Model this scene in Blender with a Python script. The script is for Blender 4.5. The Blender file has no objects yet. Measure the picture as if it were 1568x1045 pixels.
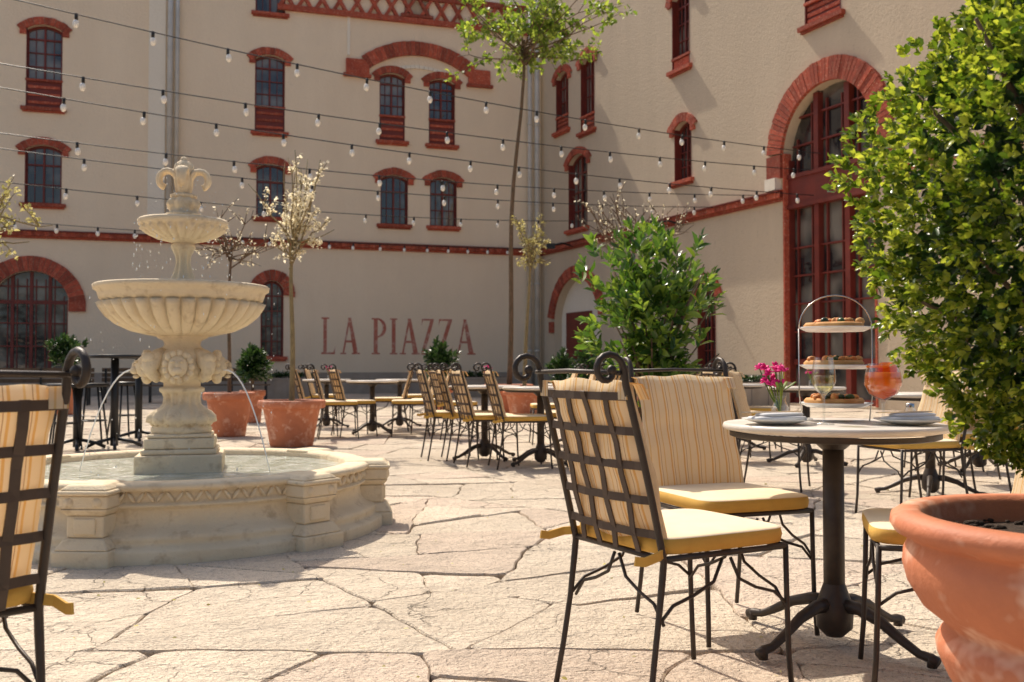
import bpy, math, random
import numpy as np
from mathutils import Vector, Matrix
V=Vector
rnd=random.Random(7)
F=1524.0; CAMZ=0.95; PITCH=math.atan(39.5/F)
scene=bpy.context.scene

# ------------------------------------------------------------------ helpers
def ray(px,py):
    x=(px-784)/F; up=-(py-522.5)/F
    return V((x, math.cos(PITCH)-up*math.sin(PITCH), math.sin(PITCH)+up*math.cos(PITCH)))
def ground(px,py,z=0.0):
    r=ray(px,py); t=(z-CAMZ)/r.z
    return V((r.x*t,r.y*t,z))
def at(px,py,Y):
    r=ray(px,py); t=Y/r.y
    return V((r.x*t,Y,CAMZ+r.z*t))

class B:
    def __init__(s): s.v=[];s.f=[];s.m=[];s.s=[]
    def add(s,vs,fs,mat=0,smooth=False):
        o=len(s.v); s.v.extend([tuple(p) for p in vs])
        for f in fs:
            s.f.append([i+o for i in f]); s.m.append(mat); s.s.append(smooth)
    def hexa(s,p,mat=0):
        s.add(p,[(0,3,2,1),(4,5,6,7),(0,1,5,4),(1,2,6,5),(2,3,7,6),(3,0,4,7)],mat)
    def box(s,c,size,R=None,mat=0):
        c=V(c); x,y,z=[a/2 for a in size]; R=R or Matrix.Identity(3)
        p=[c+R@V(q) for q in [(-x,-y,-z),(x,-y,-z),(x,y,-z),(-x,y,-z),(-x,-y,z),(x,-y,z),(x,y,z),(-x,y,z)]]
        s.hexa(p,mat)
    def tube(s,pts,r,n=8,mat=0,up=None,ry=None,smooth=True):
        pts=[V(p) for p in pts]; m=len(pts)
        rr=r if isinstance(r,(list,tuple)) else [r]*m
        vs=[]; ref=V(up) if up else None; prev=None
        for i,p in enumerate(pts):
            t=(pts[min(i+1,m-1)]-pts[max(i-1,0)]).normalized()
            if ref is not None: a=ref-t*ref.dot(t)
            elif prev is None:
                a=V((1,0,0)) if abs(t.x)<.8 else V((0,1,0)); a=a-t*a.dot(t)
            else: a=prev-t*prev.dot(t)
            a.normalize(); prev=a; b2=t.cross(a)
            for k in range(n):
                an=2*math.pi*(k+.5)/n; q=1.414 if n==4 else 1
                vs.append(p+a*(math.cos(an)*rr[i]*q)+b2*(math.sin(an)*(ry if ry else rr[i])*q))
        fs=[(i*n+k,i*n+(k+1)%n,(i+1)*n+(k+1)%n,(i+1)*n+k) for i in range(m-1) for k in range(n)]
        fs.append(tuple(reversed(range(n)))); fs.append(tuple((m-1)*n+k for k in range(n)))
        s.add(vs,fs,mat,smooth and n>4)
    def lathe(s,prof,c=(0,0,0),n=48,mat=0,mod=None,smooth=True):
        c=V(c); vs=[]
        for j,(r,z) in enumerate(prof):
            for k in range(n):
                a=2*math.pi*k/n; q=r
                if mod: q=mod(r,z,a,j)
                vs.append(c+V((q*math.cos(a),q*math.sin(a),z)))
        m=len(prof)
        fs=[(i*n+k,i*n+(k+1)%n,(i+1)*n+(k+1)%n,(i+1)*n+k) for i in range(m-1) for k in range(n)]
        s.add(vs,fs,mat,smooth)
    def blob(s,c,size,R=None,mat=0,e=1.0,nu=16,nv=9,topmat=None):
        c=V(c); R=R or Matrix.Identity(3); vs=[]
        def sp(x): return math.copysign(abs(x)**e,x)
        for j in range(nv):
            ph=-math.pi/2+math.pi*j/(nv-1)
            for k in range(nu):
                th=2*math.pi*(k+.5)/nu
                vs.append(c+R@V((size[0]*sp(math.cos(ph))*sp(math.cos(th)),size[1]*sp(math.cos(ph))*sp(math.sin(th)),size[2]*sp(math.sin(ph)))))
        base=len(s.v); s.v.extend([tuple(p) for p in vs])
        for j in range(nv-1):
            for k in range(nu):
                f=(j*nu+k,j*nu+(k+1)%nu,(j+1)*nu+(k+1)%nu,(j+1)*nu+k)
                s.f.append([i+base for i in f])
                pz=min(s.v[i+base][2] for i in f)
                s.m.append(topmat if (topmat is not None and pz>c.z+size[2]*.55) else mat); s.s.append(True)
    def build(s,name,mats,parent=None,loc=None,rotz=0.0):
        me=bpy.data.meshes.new(name); me.from_pydata(s.v,[],s.f)
        for m in mats: me.materials.append(m)
        me.polygons.foreach_set('material_index',s.m); me.polygons.foreach_set('use_smooth',s.s)
        me.update()
        return place(name,me,parent,loc,rotz)
def place(name,me,parent=None,loc=None,rotz=0.0):
    o=bpy.data.objects.new(name,me); scene.collection.objects.link(o)
    if loc is not None: o.location=loc
    o.rotation_euler=(0,0,rotz)
    if parent: o.parent=parent
    return o
def empty(name,loc=(0,0,0),rotz=0.0):
    o=bpy.data.objects.new(name,None); o.empty_display_size=.2; scene.collection.objects.link(o); o.location=loc
    o.rotation_euler=(0,0,rotz); return o

# ------------------------------------------------------------------ materials
def newmat(name):
    m=bpy.data.materials.new(name); m.use_nodes=True; nt=m.node_tree
    return m,nt,nt.nodes,nt.links,nt.nodes['Principled BSDF']
def mixc(N,L,fac,a,b,blend='MIX'):
    x=N.new('ShaderNodeMix'); x.data_type='RGBA'; x.blend_type=blend
    for sock,val in ((x.inputs[0],fac),(x.inputs[6],a),(x.inputs[7],b)):
        if hasattr(val,'links'): L.new(val,sock)
        elif isinstance(val,(int,float)): sock.default_value=val
        else: sock.default_value=(*val[:3],1)
    return x.outputs[2]
def noise(N,L,vec,scale,detail=5,rough=.6):
    n=N.new('ShaderNodeTexNoise'); n.inputs['Scale'].default_value=scale; n.inputs['Detail'].default_value=detail
    n.inputs['Roughness'].default_value=rough; L.new(vec,n.inputs['Vector']); return n.outputs['Fac']
def ramp(N,L,fac,stops,const=False):
    r=N.new('ShaderNodeValToRGB'); L.new(fac,r.inputs[0]); e=r.color_ramp.elements
    while len(e)<len(stops): e.new(.5)
    for el,(p,c) in zip(e,stops):
        el.position=p; el.color=(*c,1) if not isinstance(c,(int,float)) else (c,c,c,1)
    if const: r.color_ramp.interpolation='CONSTANT'
    return r.outputs[0]
def M(name,col,col2=None,rough=.8,scale=4,bump=0,bscale=60,island=0,metal=0,spec=.4,speck=None,sscale=80,bump2=0,bscale2=4,crack=False,bdist=.01):
    m,nt,N,L,P=newmat(name)
    tc=N.new('ShaderNodeTexCoord').outputs['Object']
    col2=col2 or tuple(c*.8 for c in col)
    c=mixc(N,L,ramp(N,L,noise(N,L,tc,scale),[(.35,0.),(.65,1.)]),col,col2)
    if speck:
        c=mixc(N,L,ramp(N,L,noise(N,L,tc,sscale,3,.7),[(.54,0.),(.68,1.)]),c,speck)
    ck=None
    if crack:
        nz=N.new('ShaderNodeTexNoise'); nz.inputs['Scale'].default_value=2.2; nz.inputs['Detail'].default_value=6; L.new(tc,nz.inputs['Vector'])
        ad=N.new('ShaderNodeVectorMath'); ad.operation='SCALE'; L.new(nz.outputs['Color'],ad.inputs[0]); ad.inputs['Scale'].default_value=.7
        a2=N.new('ShaderNodeVectorMath'); L.new(ad.outputs[0],a2.inputs[0]); L.new(tc,a2.inputs[1])
        vo=N.new('ShaderNodeTexVoronoi'); vo.feature='DISTANCE_TO_EDGE'; vo.inputs['Scale'].default_value=1.6; L.new(a2.outputs[0],vo.inputs['Vector'])
        line=ramp(N,L,vo.outputs['Distance'],[(0.0,1.),(.009,0.)])
        mask=ramp(N,L,noise(N,L,tc,.9,3),[(.49,0.),(.57,1.)])
        mm=N.new('ShaderNodeMath'); mm.operation='MULTIPLY'; L.new(line,mm.inputs[0]); L.new(mask,mm.inputs[1]); ck=mm.outputs[0]
        c=mixc(N,L,ck,c,(.18,.14,.10))
        big=ramp(N,L,noise(N,L,tc,.45,4,.6),[(.42,0.),(.68,.5)])
        c=mixc(N,L,big,c,tuple(x*.78 for x in col2))
        mid=ramp(N,L,noise(N,L,tc,7,6,.75),[(.52,0.),(.68,.45)])
        c=mixc(N,L,mid,c,tuple(x*.68 for x in col2))
        pits=ramp(N,L,noise(N,L,tc,120,2,.6),[(.58,0.),(.67,.7)])
        c=mixc(N,L,pits,c,(.28,.22,.165))
    if island:
        g=N.new('ShaderNodeNewGeometry'); h=N.new('ShaderNodeHueSaturation')
        mr=N.new('ShaderNodeMapRange'); L.new(g.outputs['Random Per Island'],mr.inputs[0]); mr.inputs[3].default_value=1-island; mr.inputs[4].default_value=1+island
        L.new(mr.outputs[0],h.inputs['Value']); L.new(c,h.inputs['Color']); c=h.outputs[0]
    L.new(c,P.inputs['Base Color'])
    P.inputs['Roughness'].default_value=rough; P.inputs['Metallic'].default_value=metal; P.inputs['Specular IOR Level'].default_value=spec
    if bump or bump2:
        b=N.new('ShaderNodeBump'); b.inputs['Strength'].default_value=bump; b.inputs['Distance'].default_value=bdist
        L.new(noise(N,L,tc,bscale,4,.65),b.inputs['Height'])
        out=b
        if bump2:
            b2=N.new('ShaderNodeBump'); b2.inputs['Strength'].default_value=bump2; b2.inputs['Distance'].default_value=.05
            L.new(noise(N,L,tc,bscale2,5,.6),b2.inputs['Height']); L.new(b.outputs[0],b2.inputs['Normal']); out=b2
        if ck is not None:
            b3=N.new('ShaderNodeBump'); b3.invert=True; b3.inputs['Strength'].default_value=.7; b3.inputs['Distance'].default_value=.015
            L.new(ck,b3.inputs['Height']); L.new(out.outputs[0],b3.inputs['Normal']); out=b3
        L.new(out.outputs[0],P.inputs['Normal'])
    return m
def leafmat(name,dark,mid,light,trans=.35,gloss=.35,tint=(1.0,1.0,.45),gain=2.2):
    m,nt,N,L,P=newmat(name)
    g=N.new('ShaderNodeNewGeometry'); c=ramp(N,L,g.outputs['Random Per Island'],[(0,dark),(.5,mid),(1,light)])
    L.new(c,P.inputs['Base Color']); P.inputs['Roughness'].default_value=gloss; P.inputs['Specular IOR Level'].default_value=.5
    t=N.new('ShaderNodeBsdfTranslucent'); tcol=mixc(N,L,1.0,c,tint,'MULTIPLY')
    sc=N.new('ShaderNodeHueSaturation'); sc.inputs['Value'].default_value=gain; L.new(tcol,sc.inputs['Color']); L.new(sc.outputs[0],t.inputs[0])
    mx=N.new('ShaderNodeMixShader'); mx.inputs[0].default_value=trans
    L.new(P.outputs[0],mx.inputs[1]); L.new(t.outputs[0],mx.inputs[2]); L.new(mx.outputs[0],N['Material Output'].inputs[0])
    return m
def plaster(name,a,b,grain):
    m,nt,N,L,P=newmat(name); tc=N.new('ShaderNodeTexCoord').outputs['Object']
    mp=N.new('ShaderNodeMapping'); mp.inputs['Scale'].default_value=(1.3,1.3,.22); L.new(tc,mp.inputs[0])
    c=mixc(N,L,ramp(N,L,noise(N,L,mp.outputs[0],.9,6,.65),[(.3,0.),(.72,1.)]),a,b)
    c=mixc(N,L,ramp(N,L,noise(N,L,tc,.35,5,.6),[(.42,0.),(.7,.5)]),c,tuple(x*.88 for x in a))
    c=mixc(N,L,ramp(N,L,noise(N,L,tc,9,4,.8),[(.58,0.),(.75,grain)]),c,tuple(x*.6 for x in a))
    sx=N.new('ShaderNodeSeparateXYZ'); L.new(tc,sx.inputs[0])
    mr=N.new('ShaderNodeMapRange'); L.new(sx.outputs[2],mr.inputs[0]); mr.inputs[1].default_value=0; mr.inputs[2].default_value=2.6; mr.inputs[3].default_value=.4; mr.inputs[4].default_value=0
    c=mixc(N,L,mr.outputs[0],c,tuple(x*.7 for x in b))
    L.new(c,P.inputs['Base Color']); P.inputs['Roughness'].default_value=.95; P.inputs['Specular IOR Level'].default_value=.1
    bp=N.new('ShaderNodeBump'); bp.inputs['Strength'].default_value=.7; bp.inputs['Distance'].default_value=.03
    L.new(noise(N,L,tc,14,5,.7),bp.inputs['Height']); L.new(bp.outputs[0],P.inputs['Normal'])
    return m

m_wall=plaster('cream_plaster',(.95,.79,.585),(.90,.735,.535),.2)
m_wall2=plaster('shaded_rough_plaster',(.68,.555,.405),(.61,.495,.36),.6)  # side wing: grazing-sun dimness and grit put into the plaster colour
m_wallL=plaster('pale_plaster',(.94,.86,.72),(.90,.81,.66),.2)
m_brick=M('red_brick',(.46,.092,.046),(.32,.062,.036),rough=.85,scale=6,bump=.5,bscale=25,island=.3,speck=(.54,.24,.15),sscale=18)
m_maroon=M('maroon_paint',(.21,.035,.022),(.15,.028,.02),rough=.5,scale=3)
m_plinth=M('grey_plinth',(.40,.34,.28),(.31,.26,.21),rough=.9,scale=2,bump=.4)
m_pipe=M('zinc_pipe',(.66,.61,.53),(.54,.50,.43),rough=.55,scale=2)
m_int=M('mortar',(.40,.28,.21),rough=.9)
m_paint=M('faded_red_paint',(.50,.14,.09),(.56,.24,.17),rough=.9,scale=2.5,speck=(.74,.53,.41),sscale=7)
def glassmat():
    m,nt,N,L,P=newmat('window_glass'); tc=N.new('ShaderNodeTexCoord').outputs['Object']
    c=mixc(N,L,ramp(N,L,noise(N,L,tc,.8,2,.5),[(.42,0.),(.60,1.)]),(.02,.02,.022),(.20,.18,.15))
    L.new(c,P.inputs['Base Color']); P.inputs['Roughness'].default_value=.04; P.inputs['Specular IOR Level'].default_value=.9
    b=N.new('ShaderNodeBump'); b.inputs['Strength'].default_value=.2; b.inputs['Distance'].default_value=.08
    L.new(noise(N,L,tc,1.6,2),b.inputs['Height']); L.new(b.outputs[0],P.inputs['Normal']); return m
m_glass=glassmat()
m_iron=M('wrought_iron',(.045,.035,.03),(.06,.045,.035),rough=.45,scale=20,metal=.3,bump=.15)
m_strap=M('brown_strap',(.085,.055,.038),(.065,.042,.03),rough=.55,scale=20)
m_yellow=M('ochre_canvas',(.70,.41,.085),(.62,.35,.07),rough=.85,scale=10,bump=.3,bscale=400)
m_seatp=M('cream_canvas',(.88,.72,.50),(.82,.65,.43),rough=.9,scale=6,bump=.3,bscale=300)
def stripe():
    m,nt,N,L,P=newmat('striped_canvas'); tc=N.new('ShaderNodeTexCoord').outputs['Object']
    s=N.new('ShaderNodeSeparateXYZ'); L.new(tc,s.inputs[0])
    mu=N.new('ShaderNodeMath'); mu.operation='MULTIPLY'; L.new(s.outputs[1],mu.inputs[0]); mu.inputs[1].default_value=17
    fr=N.new('ShaderNodeMath'); fr.operation='FRACT'; L.new(mu.outputs[0],fr.inputs[0])
    cr=(.90,.755,.54); c=ramp(N,L,fr.outputs[0],[(0,cr),(.20,(.80,.51,.20)),(.31,cr),(.42,(.50,.31,.16)),(.455,cr),(.68,(.82,.60,.30)),(.77,cr)],True)
    c=mixc(N,L,ramp(N,L,noise(N,L,tc,12),[(.3,0.),(.8,.15)]),c,(.6,.43,.25))
    L.new(c,P.inputs['Base Color']); P.inputs['Roughness'].default_value=.9; P.inputs['Specular IOR Level'].default_value=.15
    b=N.new('ShaderNodeBump'); b.inputs['Strength'].default_value=.5; b.inputs['Distance'].default_value=.02
    L.new(noise(N,L,tc,9,3),b.inputs['Height']); L.new(b.outputs[0],P.inputs['Normal'])
    t=N.new('ShaderNodeBsdfTranslucent'); L.new(c,t.inputs[0]); mx=N.new('ShaderNodeMixShader'); mx.inputs[0].default_value=.42
    L.new(P.outputs[0],mx.inputs[1]); L.new(t.outputs[0],mx.inputs[2]); L.new(mx.outputs[0],N['Material Output'].inputs[0])
    return m
m_stripe=stripe()
m_terra=M('terracotta',(.62,.215,.10),(.50,.165,.08),rough=.65,scale=4,bump=.35,bscale=30,speck=(.72,.39,.26),sscale=7)
m_soil=M('soil',(.07,.042,.026),(.035,.022,.014),rough=1,scale=30,bump=1,bscale=40,bdist=.03)
m_fount=M('cream_cast_stone',(.80,.67,.47),(.70,.565,.375),rough=.85,scale=2.5,bump=.6,bscale=60,speck=(.58,.45,.29),sscale=9)
m_flag=M('flagstone',(.76,.64,.495),(.66,.55,.42),rough=.92,scale=1.7,bump=1.0,bscale=45,island=.08,speck=(.52,.42,.32),sscale=36,bump2=.9,bscale2=6,crack=True,bdist=.026)
m_flagp=M('warm_flagstone',(.73,.585,.455),(.63,.505,.39),rough=.92,scale=2,bump=1.0,bscale=45,island=.08,speck=(.49,.385,.30),sscale=36,bump2=.9,bscale2=6,crack=True,bdist=.026)
m_joint=M('sandy_joint',(.32,.25,.18),(.17,.13,.095),rough=1,scale=2,bump=1,bscale=60)
m_bark=M('bark',(.30,.23,.11),(.20,.15,.08),rough=.95,scale=12,bump=.6,bscale=40)
m_barkd=M('brown_bark',(.19,.12,.075),(.12,.085,.05),rough=.95,scale=12,bump=.6,bscale=40)
m_box=leafmat('boxwood_leaf',(.03,.065,.01),(.12,.175,.02),(.44,.47,.085),.36,.27)
m_laurel=leafmat('laurel_leaf',(.025,.065,.015),(.07,.14,.028),(.22,.30,.05),.3,.25)
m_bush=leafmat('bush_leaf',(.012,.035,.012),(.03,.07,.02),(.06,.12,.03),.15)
m_blos=leafmat('blossom',(.70,.62,.42),(.84,.78,.62),(.90,.87,.76),.5,.7,(1,.97,.86),1.15)
m_green=leafmat('spring_leaf',(.07,.12,.02),(.14,.20,.035),(.34,.40,.09),.45,.5,(1,1,.5),2.0)
m_ygreen=leafmat('sparse_leaf',(.32,.29,.12),(.45,.40,.18),(.58,.52,.3),.45,.5,(1,1,.7),1.3)
m_marble=M('marble',(.80,.74,.66),(.64,.58,.50),rough=.3,scale=5)
m_white=M('white_china',(.82,.81,.78),(.78,.77,.74),rough=.2)
m_linen=M('linen',(.72,.70,.68),(.60,.59,.60),rough=.9)
m_steel=M('steel',(.6,.58,.55),rough=.22,metal=1)
m_pizza=M('pizza',(.68,.17,.03),(.75,.42,.13),rough=.5,scale=35,bump=1,bscale=50,speck=(.25,.07,.02),sscale=45)
m_crust=M('crust',(.66,.36,.13),(.48,.22,.07),rough=.8,scale=20)
m_pink=M('pink_petal',(.85,.02,.28),(.70,.015,.2),rough=.6,scale=30)
def thin(name,tint,spec=1.0):
    m,nt,N,L,P=newmat(name); t=N.new('ShaderNodeBsdfTransparent'); t.inputs[0].default_value=(*tint,1)
    gl=N.new('ShaderNodeBsdfGlossy'); gl.inputs['Roughness'].default_value=.02; fr=N.new('ShaderNodeLayerWeight'); fr.inputs[0].default_value=.35
    mu=N.new('ShaderNodeMath'); mu.operation='MULTIPLY'; L.new(fr.outputs['Facing'],mu.inputs[0]); mu.inputs[1].default_value=.65*spec
    ad=N.new('ShaderNodeMath'); L.new(mu.outputs[0],ad.inputs[0]); ad.inputs[1].default_value=.05
    mx=N.new('ShaderNodeMixShader'); L.new(ad.outputs[0],mx.inputs[0]); L.new(t.outputs[0],mx.inputs[1]); L.new(gl.outputs[0],mx.inputs[2]); L.new(mx.outputs[0],N['Material Output'].inputs[0]); return m
m_clear=thin('clear_glass',(.96,.97,.97)); m_wine=thin('white_wine',(.93,.87,.50),.5)
def drink():
    m,nt,N,L,P=newmat('orange_drink'); tc=N.new('ShaderNodeTexCoord').outputs['Object']
    c=mixc(N,L,noise(N,L,tc,30,3),(1.0,.24,.01),(1.0,.48,.06)); L.new(c,P.inputs['Base Color']); P.inputs['Roughness'].default_value=.2
    t=N.new('ShaderNodeBsdfTranslucent'); L.new(c,t.inputs[0]); mx=N.new('ShaderNodeMixShader'); mx.inputs[0].default_value=.65
    L.new(P.outputs[0],mx.inputs[1]); L.new(t.outputs[0],mx.inputs[2]); L.new(mx.outputs[0],N['Material Output'].inputs[0]); return m
m_ice=drink()
m_bulb=M('bulb_glass',(.88,.85,.78),(.84,.80,.72),rough=.08,scale=30,spec=.8)
def watermat():
    m,nt,N,L,P=newmat('fountain_water'); tc=N.new('ShaderNodeTexCoord').outputs['Object']
    c=mixc(N,L,ramp(N,L,noise(N,L,tc,9,4),[(.4,0.),(.65,1.)]),(.34,.36,.27),(.62,.62,.54))
    L.new(c,P.inputs['Base Color']); P.inputs['Roughness'].default_value=.05; P.inputs['Specular IOR Level'].default_value=1.0
    b=N.new('ShaderNodeBump'); b.inputs['Strength'].default_value=.9; b.inputs['Distance'].default_value=.03
    L.new(noise(N,L,tc,16,3),b.inputs['Height']); L.new(b.outputs[0],P.inputs['Normal']); return m
m_water=watermat()
m_stream=M('falling_water',(.9,.9,.88),(.85,.86,.85),rough=.05,scale=50,spec=1)
m_black=M('black_metal',(.02,.02,.02),rough=.4)

# ------------------------------------------------------------------ buildings
class Wall:
    def __init__(s,p0,d,t=.4):
        s.p0=V(p0); s.d=V(d).normalized(); s.n=s.d.cross(V((0,0,1))); s.t=t
        s.holes=[]; s.b=B(); s.R=Matrix((s.d,V((0,0,1)),s.n)).transposed()
    def uz(s,px,py):
        r=ray(px,py); c=V((0,0,CAMZ)); k=(s.p0-c).dot(s.n)/r.dot(s.n); p=c+r*k
        return (p-s.p0).dot(s.d),p.z
    def pt(s,u,z,d=0): return s.p0+s.d*u+s.n*d+V((0,0,z))
    def slab(s,u0,u1,z0,z1,d0,d1,mat):
        p=s.pt
        s.b.hexa([p(u0,z0,d1),p(u1,z0,d1),p(u1,z0,d0),p(u0,z0,d0),p(u0,z1,d1),p(u1,z1,d1),p(u1,z1,d0),p(u0,z1,d0)],mat)
    def arch(s,uc,zs,w,rise,th,d0,d1,mat,bw=.16,ext=0.0):
        R=(w*w/4+rise*rise)/(2*rise); zc=zs+rise-R; A=math.asin(min(1,w/2/R)); 
        if rise>=w/2-.001: A=math.pi/2
        A+=ext/R
        n=max(5,int(2*A*(R+th/2)/bw))
        def P(a,r,d): return s.pt(uc+r*math.sin(a),zc+r*math.cos(a),d)
        for i in range(n):
            a0=-A+2*A*i/n+.006/R; a1=-A+2*A*(i+1)/n-.006/R
            dd=d1+rnd.uniform(-.006,.006)
            r0=R+.002; r1=R+th+rnd.uniform(-.012,.012)
            s.b.hexa([P(a0,r0,dd),P(a1,r0,dd),P(a1,r0,d0),P(a0,r0,d0),P(a0,r1,dd),P(a1,r1,dd),P(a1,r1,d0),P(a0,r1,d0)],mat)
        for i in range(n):
            a0=-A+2*A*i/n; a1=-A+2*A*(i+1)/n
            s.b.hexa([P(a0,R+.004,d1-.02),P(a1,R+.004,d1-.02),P(a1,R+.004,d0-.003),P(a0,R+.004,d0-.003),P(a0,R+th-.02,d1-.02),P(a1,R+th-.02,d1-.02),P(a1,R+th-.02,d0-.003),P(a0,R+th-.02,d0-.003)],6)
    def opening(s,u0,u1,z0,zs,rise):
        pts=[(u0,z0),(u1,z0),(u1,zs)]; w=u1-u0; uc=(u0+u1)/2
        if rise>0:
            R=(w*w/4+rise*rise)/(2*rise); zc=zs+rise-R; A=math.asin(min(1,w/2/R))
            n=20
            for i in range(1,n): 
                a=A-2*A*i/n; pts.append((uc+R*math.sin(a),zc+R*math.cos(a)))
        pts.append((u0,zs)); s.holes.append(pts); return uc
    def window(s,xl,xr,yt,yb,ypan=None,cols=2,rows=4,rise=.16,ear=True,sill=True,th=.25,hood=True):
        xc=(xl+xr)/2; u0,_=s.uz(xl,500); u1,_=s.uz(xr,500); w=u1-u0
        z0=s.uz(xc,yb)[1]; zt=s.uz(xc,yt)[1]; rs=rise*w; zs=zt-rs
        uc=s.opening(u0,u1,z0,zs,rs)
        zg=z0
        if ypan:
            zg=s.uz(xc,ypan)[1]; s.slab(u0+.003,u1-.003,z0+.003,zg,-.2,-.05,2)
            for k in range(3):
                zz=z0+(zg-z0)*(k+.7)/3.4; s.slab(u0+.06,u1-.06,zz-.05,zz+.04,-.05,-.02,1)
            s.slab(u0-.02,u1+.02,zg,zg+.07,-.18,.03,1)
            zg+=.07
        fd0,fd1=-.24,-.17; fw=.06
        s.slab(u0+.002,u0+fw,zg,zs+rs*.3,fd0,fd1,2); s.slab(u1-fw,u1-.002,zg,zs+rs*.3,fd0,fd1,2)
        s.slab(u0+fw,u1-fw,zg,zg+fw,fd0,fd1,2)
        for c in range(1,cols):
            x=u0+w*c/cols; s.slab(x-.03,x+.03,zg+fw,zt,fd0+.003,fd1+.008,2)
        H=zt-zg
        for r in range(1,rows):
            z=zg+H*r/rows; hh=.015 if r!=rows-1 else .028
            s.slab(u0+fw,u1-fw,z-hh,z+hh,fd0+.006,fd1-.006,2)
        for c in range(cols):
            x=u0+w*(c+.5)/cols; s.slab(x-.01,x+.01,zg+fw,zt,fd0+.009,fd1-.012,2)
        R=(w*w/4+rs*rs)/(2*rs); zc=zs+rs-R; A=math.asin(min(1,w/2/R)); n=12
        for i in range(n):
            a0=-A+2*A*i/n; a1=-A+2*A*(i+1)/n
            P=lambda a,r,d: s.pt(uc+r*math.sin(a),zc+r*math.cos(a),d)
            s.b.hexa([P(a0,R-.08,fd1+.003),P(a1,R-.08,fd1+.003),P(a1,R-.08,fd0),P(a0,R-.08,fd0),P(a0,R-.002,fd1+.003),P(a1,R-.002,fd1+.003),P(a1,R-.002,fd0),P(a0,R-.002,fd0)],2)
        s.slab(u0+.01,u1-.01,zg,zt,-.235,-.225,3)
        if hood: s.arch(uc,zs,w,rs,th,0.0,.07,1,ext=.16 if ear else 0)
        if hood and ear:
            for sg in (-1,1):
                x=uc+sg*(w/2+.1); s.slab(x-.1,x+.1,zs-.18,zs-.03,0,.065,1)
        for sg,x in ((1,u0),(-1,u1)):
            a,b_=sorted((x,x+sg*.03)); s.slab(a+.001,b_-.001,z0,zs,-.17,.008,2)
        if sill:
            s.slab(u0-.14,u1+.14,z0-.11,z0-.002,-.1,.13,1); s.slab(u0-.09,u1+.09,z0-.17,z0-.112,0,.07,1)
    def finish(s,name,u0,u1,z0,z1,mats,matwall,parent):
        cu=bpy.data.curves.new(name+'_c','CURVE'); cu.dimensions='2D'; cu.fill_mode='BOTH'; cu.extrude=s.t/2
        for pts in [[(u0,z0),(u1,z0),(u1,z1),(u0,z1)]]+s.holes:
            sp=cu.splines.new('POLY'); sp.points.add(len(pts)-1); sp.use_cyclic_u=True
            for i,p in enumerate(pts): sp.points[i].co=(p[0],p[1],0,1)
        o=bpy.data.objects.new('tmp',cu); scene.collection.objects.link(o)
        dg=bpy.context.evaluated_depsgraph_get(); me=bpy.data.meshes.new_from_object(o.evaluated_get(dg))
        bpy.data.objects.remove(o)
        T=Matrix.Translation(s.p0-s.n*(s.t/2))@s.R.to_4x4(); me.transform(T); me.materials.clear(); me.materials.append(matwall)
        me.name=name; place(name,me,parent)
        s.b.build(name+'_details',mats,parent)

pL=at(0,352,32.0); cor=at(828,383,37.54); pL.z=0; cor.z=0
W1=Wall(pL,cor-pL)
pR=at(1190,295,25.2); pR.z=0
W2=Wall(cor,pR-cor)
LEN=(cor-pL).length
bm=[m_wall,m_brick,m_maroon,m_glass,m_pipe,m_plinth,m_int,m_paint,m_wallL,m_black]
W1.window(35,91,38,165,ypan=125); W1.window(35,92,222,312,rows=3)
W1.window(388,434,84,202,ypan=166); W1.window(391,435,251,333,rows=3); W1.window(388,434,-60,20,rows=3)
W1.window(580,619,112,216,ypan=180); W1.window(656,696,121,222,ypan=186)
W1.window(582,624,268,344,rows=3); W1.window(658,699,272,347,rows=3)
W1.window(618,656,-50,24,rows=3,hood=False)
W1.window(399,434,430,546,rows=5,th=.38,rise=.42); 
W1.window(-250,-190,222,312,rows=3); W1.window(-250,-190,38,165,ypan=125)
u0=W1.uz(-12,500)[0]; u1=W1.uz(104,500)[0]; zt=W1.uz(48,415)[1]; w=u1-u0; rs=w*.36
uc=W1.opening(u0,u1,0.05,zt-rs,rs); W1.arch(uc,zt-rs,w,rs,.48,0,.09,1,ext=.2)
for sg in (-1,1):
    x=uc+sg*(w/2+.28); W1.slab(x-.26,x+.26,zt-rs-.5,zt-rs-.12,0,.085,1)
W1.slab(u0,u1,.05,zt,-.24,-.23,3)
for i in range(5):
    x=u0+w*i/4; W1.slab(x-.05,x+.05,.05,zt-.02-(.9 if i in(0,4) else (.1 if i!=2 else 0)),-.228,-.16,2)
for i in range(8):
    x=u0+w*(i+.5)/8; W1.slab(x-.015,x+.015,.9,zt-(.8 if i in(0,7) else .25),-.228,-.18,2)
for z in (.05,.85,1.6,2.35,3.0,3.55): W1.slab(u0,u1,z,z+(.12 if z in(.05,3.0) else .04),-.229,-.165,2)
zc=W1.uz(400,369)[1]
W1.slab(-14,LEN,zc-.12,zc+.02,0,.14,1); W1.slab(-14,LEN,zc+.022,zc+.06,0,.2,2); W1.slab(-14,LEN,zc-.2,zc-.122,0,.07,1)
for i in range(int((LEN+14)/.13)):
    u=-14+i*.13; W1.slab(u+.006,u+.124,zc-.119,zc+.018,.141,.148+rnd.random()*.006,1)
W1.slab(-14,LEN,0,.75,.0,.05,5)
ua,ub=W1.uz(226,300)[0],W1.uz(252,300)[0]; W1.slab(ua,ub,zc+.07,15.2,0,.06,8)
for px,r in ((259,.09),(270,.07)):
    u=W1.uz(px,300)[0]; W1.b.tube([W1.pt(u,zc+.1,.16),W1.pt(u,15.2,.16)],r,12,4)
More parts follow.
